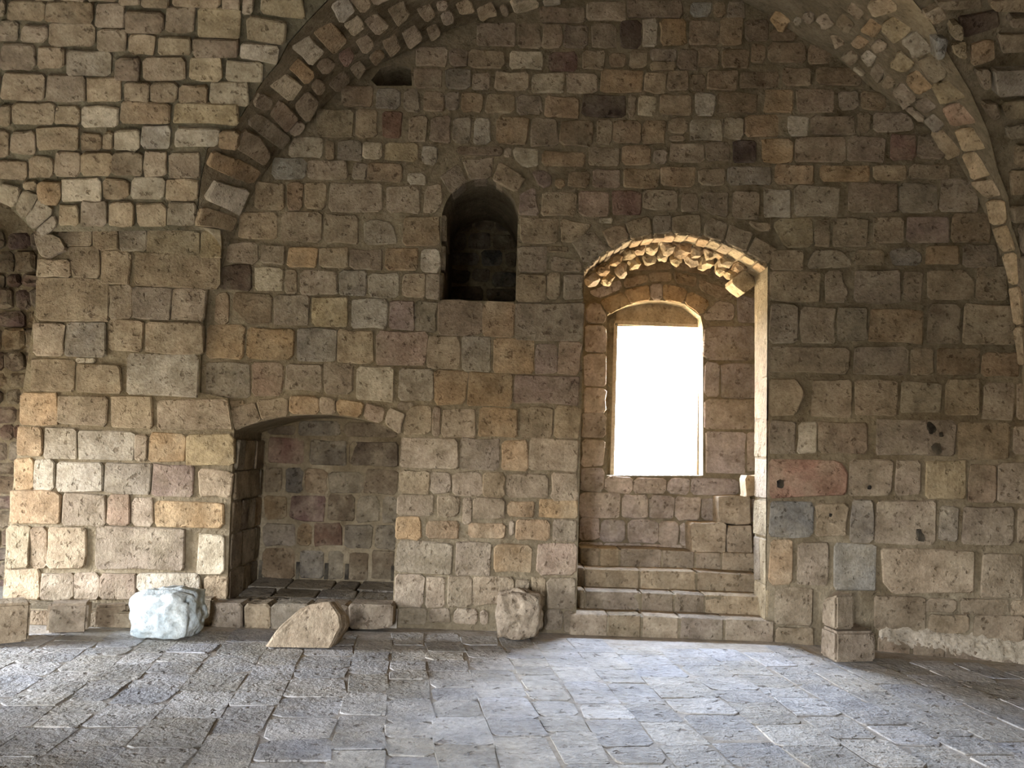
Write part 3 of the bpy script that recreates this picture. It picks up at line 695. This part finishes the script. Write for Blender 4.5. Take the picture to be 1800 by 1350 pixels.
# low ledge at the foot of the pier
a = on_y(60, 1056, YP).z
V, F = boxmesh(XL, on_y(352, 1056, YP).x, D - .40, YP + .02, -.05, a)
trim = structure('trim_1', V, F, M_MORTAR, 'low ledge along the foot of the left pier')
x = -5.2
while x < -2.75:
    x2 = min(x + R(.3, .55), -2.66)
    P = [Vector((c, D - .40, e)) for c, e in outline([(x + .006, .0), (x2 - .006, .0), (x2 - .006, a - .008), (x + .006, a - .008)], .01, .03, .006)]
    block(trim, P, Vector((0, -1, 0)), M_STONE, colour(random.choice(['', 'd'])), proud=.012, back=.02)
    x = x2

# ------------------------------------------------------------------ floor
V = [Vector((a, b_, -.005)) for a, b_ in ((XL, -5), (8, -5), (8, D + 1.6), (XL, D + 1.6))]
floor = structure('floor', V, [(0, 1, 2, 3)], M_DUST, 'uneven worn stone paving')
ang = math.radians(7.1); du = Vector((math.cos(ang), math.sin(ang), 0)); dv = Vector((-math.sin(ang), math.cos(ang), 0))
def wall_y(x):
    if x < -1.0: return D - .42 if x < -2.55 else D - .24
    if x > XH: return D - (x - XH) * math.tan(RA) - .12
    return D - .1
u = -6.2
while u < 6.2:
    wd = R(.27, .42); v = 3.2 + R(0, .3)
    while v < 8.6:
        ln = R(.24, .56)
        c = du * (u + wd / 2) + dv * (v + ln / 2)
        x0, y0 = proj(c + Vector((0, 0, 0)))
        if c.y > 4.1 and -130 < x0 < 1930 and c.y + ln / 2 < wall_y(c.x):
            g_ = .0015; q = [(u + g_ + R(-.02, .02), v + g_), (u + wd - g_ + R(-.02, .02), v + g_), (u + wd - g_, v + ln - g_), (u + g_, v + ln - g_)]
            P = [du * a + dv * b_ + Vector((0, 0, 0)) for a, b_ in outline(q, .01, .06, .016)]
            col = colour(random.choice(['f', 'f', 'F', 'f']), .97)
            block(floor, P, Vector((0, 0, 1)), M_PAVE, col, proud=R(-.003, .004), back=.03, bev=.004, face=.003, lean=.006, name='paving_slab')
        v += ln
    u += wd

# ------------------------------------------------------------------ the rest of the hall, so that daylight enters only by its openings
def slab(name, V, F): return structure(name, V, F, M_ROOM)
oy = [(-5.2, -.3), (D + 3, -.3), (D + 3, 9.2), (-5.2, 9.2)]
hl = [[(y0, z0), (y1, z0), (y1, z1), (y0, z1)] for y0, y1, z0, z1 in (OPEN_A, OPEN_B)]
V, F = holed(oy, hl, lambda y, z: Vector((XL, y, z)), None, 'l'); slab('wall_left', V, F)
V, F = boxmesh(XL, -4.75, 5.15, 5.6, -.1, 3.4); slab('wall_light_block', V, F)  # unseen block added to keep the doorway light off the near floor
V, F = holed([(XL, -.3), (8.2, -.3), (8.2, 9.2), (XL, 9.2)], [[(OPEN_C[0], OPEN_C[2]), (OPEN_C[1], OPEN_C[2]), (OPEN_C[1], OPEN_C[3]), (OPEN_C[0], OPEN_C[3])]], lambda x, z: Vector((x, YB, z)), None, 'f'); slab('wall_front', V, F)
V, F = boxmesh(8.0, 8.2, -5.2, D + 3, -.3, 9.2); slab('wall_far_right', V, F)
V, F = boxmesh(XL, 8.2, -5.2, D + 3, 9.0, 9.2); slab('ceiling_outer', V, F)
V, F = holed([(XL, -.3), (8.2, -.3), (8.2, 9.2), (XL, 9.2)], [WEXT], lambda x, z: Vector((x, YO, z)), None, 'b')
slab('wall_outer', V, F)

M_EARTH = new_mat('dark_earth', rgb(118, 107, 85), s1=2, var=.3, bump=.02, pits=.2)
V, F = join(([Vector(p) for p in ((-40, -40, -.32), (XL - .01, -40, -.32), (XL - .01, D + 3, -.32), (-40, D + 3, -.32))], [(0, 1, 2, 3)]),
            ([Vector(p) for p in ((XL - .01, -40, -.32), (12, -40, -.32), (12, YB - .01, -.32), (XL - .01, YB - .01, -.32))], [(0, 1, 2, 3)]))
structure('ground_outside', V, F, M_EARTH)  # unseen ground added to cut light rising through the left and rear openings

# ------------------------------------------------------------------ loose stones on the floor
def boulder(name, px0, py0, px1, py1, mat, col, depth, seed, rough=.18, sub=4, sq=.6, pit=.0, shape=None):
    base = on_floor((px0 + px1) / 2, py1 - 3)
    yc = base.y + depth * .5
    a = on_y(px0, py1, base.y + depth * .25); b_ = on_y(px1, py1, base.y + depth * .25)
    top = on_y((px0 + px1) / 2, py0, base.y + depth * .4)
    rx, rz, ry = abs(b_.x - a.x) / 2, top.z / 2, depth / 2
    bm = bmesh.new(); bmesh.ops.create_icosphere(bm, subdivisions=sub, radius=1)
    for v in bm.verts:
        p = v.co.copy(); m = max(abs(p.x), abs(p.y), abs(p.z)); p = p.lerp(p / m * .95, sq)
        if shape: p = shape(p)
        s = Vector((seed * 5.7, seed * 2.9, seed))
        d = rough * noise.noise(p * 1.4 + s) + rough * .45 * noise.noise(p * 3.3 + s) + rough * .2 * noise.noise(p * 7 + s)
        if pit:
            q = noise.noise(p * 4.2 + s * 2); d -= pit * max(0, q - .22)
        p = p * (1 + d)
        v.co = Vector((p.x * rx, p.y * ry, p.z * rz))
    zmin = min(v.co.z for v in bm.verts)
    for v in bm.verts:
        if v.co.z < zmin * .86: v.co.z = zmin * .86 + (v.co.z - zmin * .86) * .1
    zmin = min(v.co.z for v in bm.verts)
    V = [v.co - Vector((0, 0, zmin)) for v in bm.verts]; F = [tuple(x.index for x in f.verts) for f in bm.faces]; bm.free()
    return link(name, V, F, mat, None, ((a.x + b_.x) / 2, yc, .004), True, col)
wb = boulder('marble_block', 221, 1029, 342, 1131, M_WHITE, (1, 1, 1, 1), .48, 3, .16, 5, .55, .4)
thing(wb, 'large white weathered marble block with pitted face before the left pier', 'stone')
pb = boulder('pitted_boulder', 866, 1031, 954, 1133, M_STONE, colour('', 1.08), .42, 8, .13, 5, .45, .45)
thing(pb, 'upright pitted tan boulder leaning by the wall left of the steps', 'stone')
# angular fragment with a flat broken face
pts = [(464, 1138), (492, 1100), (524, 1071), (548, 1063), (566, 1066), (580, 1060), (598, 1084), (600, 1104), (580, 1140)]
fy = on_floor(520, 1141).y
fv = [on_y(a, b_, fy) for a, b_ in pts]
c0 = sum(fv, Vector()) / len(fv); n = len(fv)
bm = bmesh.new()
rings = []
for dd, sc in ((.0, .93), (.03, 1.0), (.16, .98), (.30, .82), (.36, .6)):
    rings.append([bm.verts.new(Vector(((p.x - c0.x) * sc + c0.x + dd * .18, fy + dd, max(.0, c0.z * .0 + p.z * (sc if sc < .95 and dd > .1 else 1) * (1 - .25 * dd))))) for p in fv])
for r0, r1 in zip(rings, rings[1:]):
    for i in range(n): bm.faces.new((r0[i], r0[(i + 1) % n], r1[(i + 1) % n], r1[i]))
bm.faces.new(rings[0][::-1]); bm.faces.new(rings[-1])
bmesh.ops.triangulate(bm, faces=bm.faces); bmesh.ops.subdivide_edges(bm, edges=bm.edges, cuts=2, use_grid_fill=True)
for v in bm.verts:
    if v.co.z > .03: v.co += Vector((1, 1, 1)) * 0 + noise.noise_vector(v.co * 9) * .012 + noise.noise_vector(v.co * 24) * .005
bmesh.ops.recalc_face_normals(bm, faces=bm.faces)
V = [v.co - Vector((c0.x, fy, 0)) for v in bm.verts]; F = [tuple(x.index for x in f.verts) for f in bm.faces]; bm.free()
fr = link('broken_fragment', V, F, M_STONE, None, (c0.x, fy, .004), False, colour('', .98))
thing(fr, 'angular broken tan stone with slanting edge lying before the arched recess', 'stone')

def ashlar(name, corners_px, h, depth, label, col, top=None):
    """a cut block: two floor pixels for its front foot, then height and depth"""
    a, b_ = on_floor(*corners_px[0]), on_floor(*corners_px[1])
    d = (b_ - a).normalized(); nrm = Vector((d.y, -d.x, 0)); 
    if nrm.y > 0: nrm = -nrm
    l = (b_ - a).length
    bm = bmesh.new()
    tp = top or [(0, h), (l, h)]
    prof = [(0, 0), (l, 0)] + [(u * (l if top else 1), z) for u, z in tp[::-1]]
    f0 = [bm.verts.new(d * u + Vector((0, 0, z))) for u, z in prof]; f1 = [bm.verts.new(d * u + Vector((0, 0, z)) - nrm * depth) for u, z in prof]
    m = len(prof)
    bm.faces.new(f0); bm.faces.new(f1[::-1])
    for i in range(m): bm.faces.new((f0[(i + 1) % m], f0[i], f1[i], f1[(i + 1) % m]))
    bmesh.ops.recalc_face_normals(bm, faces=bm.faces)
    bmesh.ops.bevel(bm, geom=list(bm.edges), offset=.02, segments=2, affect='EDGES', clamp_overlap=True)
    bmesh.ops.triangulate(bm, faces=bm.faces)
    bmesh.ops.subdivide_edges(bm, edges=[e for e in bm.edges if e.calc_length() > .12], cuts=2)
    for v in bm.verts:
        if v.co.z > .02: v.co += noise.noise_vector((v.co + a) * 8) * .007
    V = [v.co.copy() for v in bm.verts]; F = [tuple(x.index for x in f.verts) for f in bm.faces]; bm.free()
    o = link(name, V, F, M_STONE, None, (a.x, a.y, .004), False, col)
    return thing(o, label, 'stone')
ashlar('ledge_block', ((-60, 1139), (50, 1129)), .31, .30, 'pale cut block at the foot of the dark passage, leftmost of the low blocks', colour('', 1.0))
ashlar('ledge_block', ((80, 1114), (152, 1112)), .24, .20, 'low squared block on the floor against the left pier', colour('', 1.05))
ashlar('ledge_block', ((166, 1104), (222, 1102)), .19, .10, 'low dusky kerb block half hidden behind the white marble block', colour('d', 1.0))
ashlar('ledge_block', ((346, 1100), (371, 1101)), .24, .14, 'narrow upright stone between white marble block and kerb stones', colour('', .95))

# the two stacked stones against the foot of the right-hand wall, with the quoin beside them
ashlar('quoin_stone', ((1440, 1153), (1468, 1165)), 0, 0, '', (1, 1, 1, 1)) if False else None
def corner_stone(name, pxl, pxm, pxr, ytop, z0, label, col, peak=0.0):
    a, m, b_ = (on_floor(*p) for p in (pxl, pxm, pxr))
    zt = on_y(pxm[0], ytop, m.y).z
    back = (a + b_) - m + Vector((.02, .1, 0))
    bm = bmesh.new()
    base = [a, m, b_, back]
    lo = [bm.verts.new(Vector((p.x, p.y, z0))) for p in base]
    cen = sum(base, Vector()) / 4
    hi = [bm.verts.new(Vector((p.x, p.y, zt)).lerp(Vector((cen.x, cen.y, zt)), .04)) for p in base]
    if peak:
        for v, f in zip(hi, (1.0, .15, .1, .2)): v.co.z -= peak * f
    bm.faces.new(lo[::-1]); bm.faces.new(hi)
    for i in range(4): bm.faces.new((lo[i], lo[(i + 1) % 4], hi[(i + 1) % 4], hi[i]))
    bmesh.ops.recalc_face_normals(bm, faces=bm.faces)
    bmesh.ops.bevel(bm, geom=list(bm.edges), offset=.02, segments=2, affect='EDGES', clamp_overlap=True)
    bmesh.ops.triangulate(bm, faces=bm.faces)
    bmesh.ops.subdivide_edges(bm, edges=[e for e in bm.edges if e.calc_length() > .1], cuts=2)
    for v in bm.verts:
        if v.co.z > z0 + .02: v.co += noise.noise_vector(v.co * 9) * .006
    V = [v.co - Vector((m.x, m.y, z0)) for v in bm.verts]; F = [tuple(x.index for x in f.verts) for f in bm.faces]; bm.free()
    o = link(name, V, F, M_STONE, None, (m.x, m.y, z0 + .004), False, col)
    thing(o, label, 'stone'); return zt
zt = corner_stone('corner_stone', (1441, 1152), (1469, 1166), (1540, 1164), 1112, 0.0, 'lower of two stacked cut stones at the foot of the right wall', colour('', 1.0))
corner_stone('corner_stone', (1443, 1151), (1469, 1163), (1502, 1161), 1044, zt + .004, 'upper pointed stone stacked on a cut block by the right wall', colour('', .98), .10)

# crust of salts and old mortar along the foot of the right-hand wall
V = []; F = []; nx, nz_ = 70, 12
for i in range(nx):
    t = i / (nx - 1); px = 1545 + 290 * t
    top = 1098 + 30 * t + 10 * noise.noise(Vector((t * 9, 3, 0))) + 7 * noise.noise(Vector((t * 31, 1, 0))); bot = 1128 + 52 * t + 8 * noise.noise(Vector((t * 12, 9, 0)))
    for k in range(nz_):
        f = k / (nz_ - 1); P = on_right(px, top + (bot - top) * f)
        h = math.sin(math.pi * f) ** .5 * (.035 + .05 * max(-.3, noise.noise(Vector((t * 40, f * 6, 5))))) - .012
        if i in (0, nx - 1): h = -.012
        V.append(P + RN * h)
for i in range(nx - 1):
    for k in range(nz_ - 1): F.append((i * nz_ + k, i * nz_ + k + 1, (i + 1) * nz_ + k + 1, (i + 1) * nz_ + k))
cr_ = link('mortar_crust', V, F, M_SALT, wall_right, (0, 0, 0), True); cr_['label'] = 'whitish crumbly crust along the wall foot'

for px, py, r1, r2 in ((1636, 752, 7, 10), (1654, 764, 4, 4), (1646, 788, 8, 10), (1617, 941, 6, 10), (1372, 850, 7, 8), (1528, 857, 3, 4), (1460, 905, 3, 4)):  # flat dark lumps painted as the shade of small hollows in the stones
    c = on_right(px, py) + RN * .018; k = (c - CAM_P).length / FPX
    lump('hollow_shade', c, (r1 * k, .008, r2 * k), M_HOLE_SHADE, (1, 1, 1, 1), wall_right, R(-.5, .5), 2, .6, px)
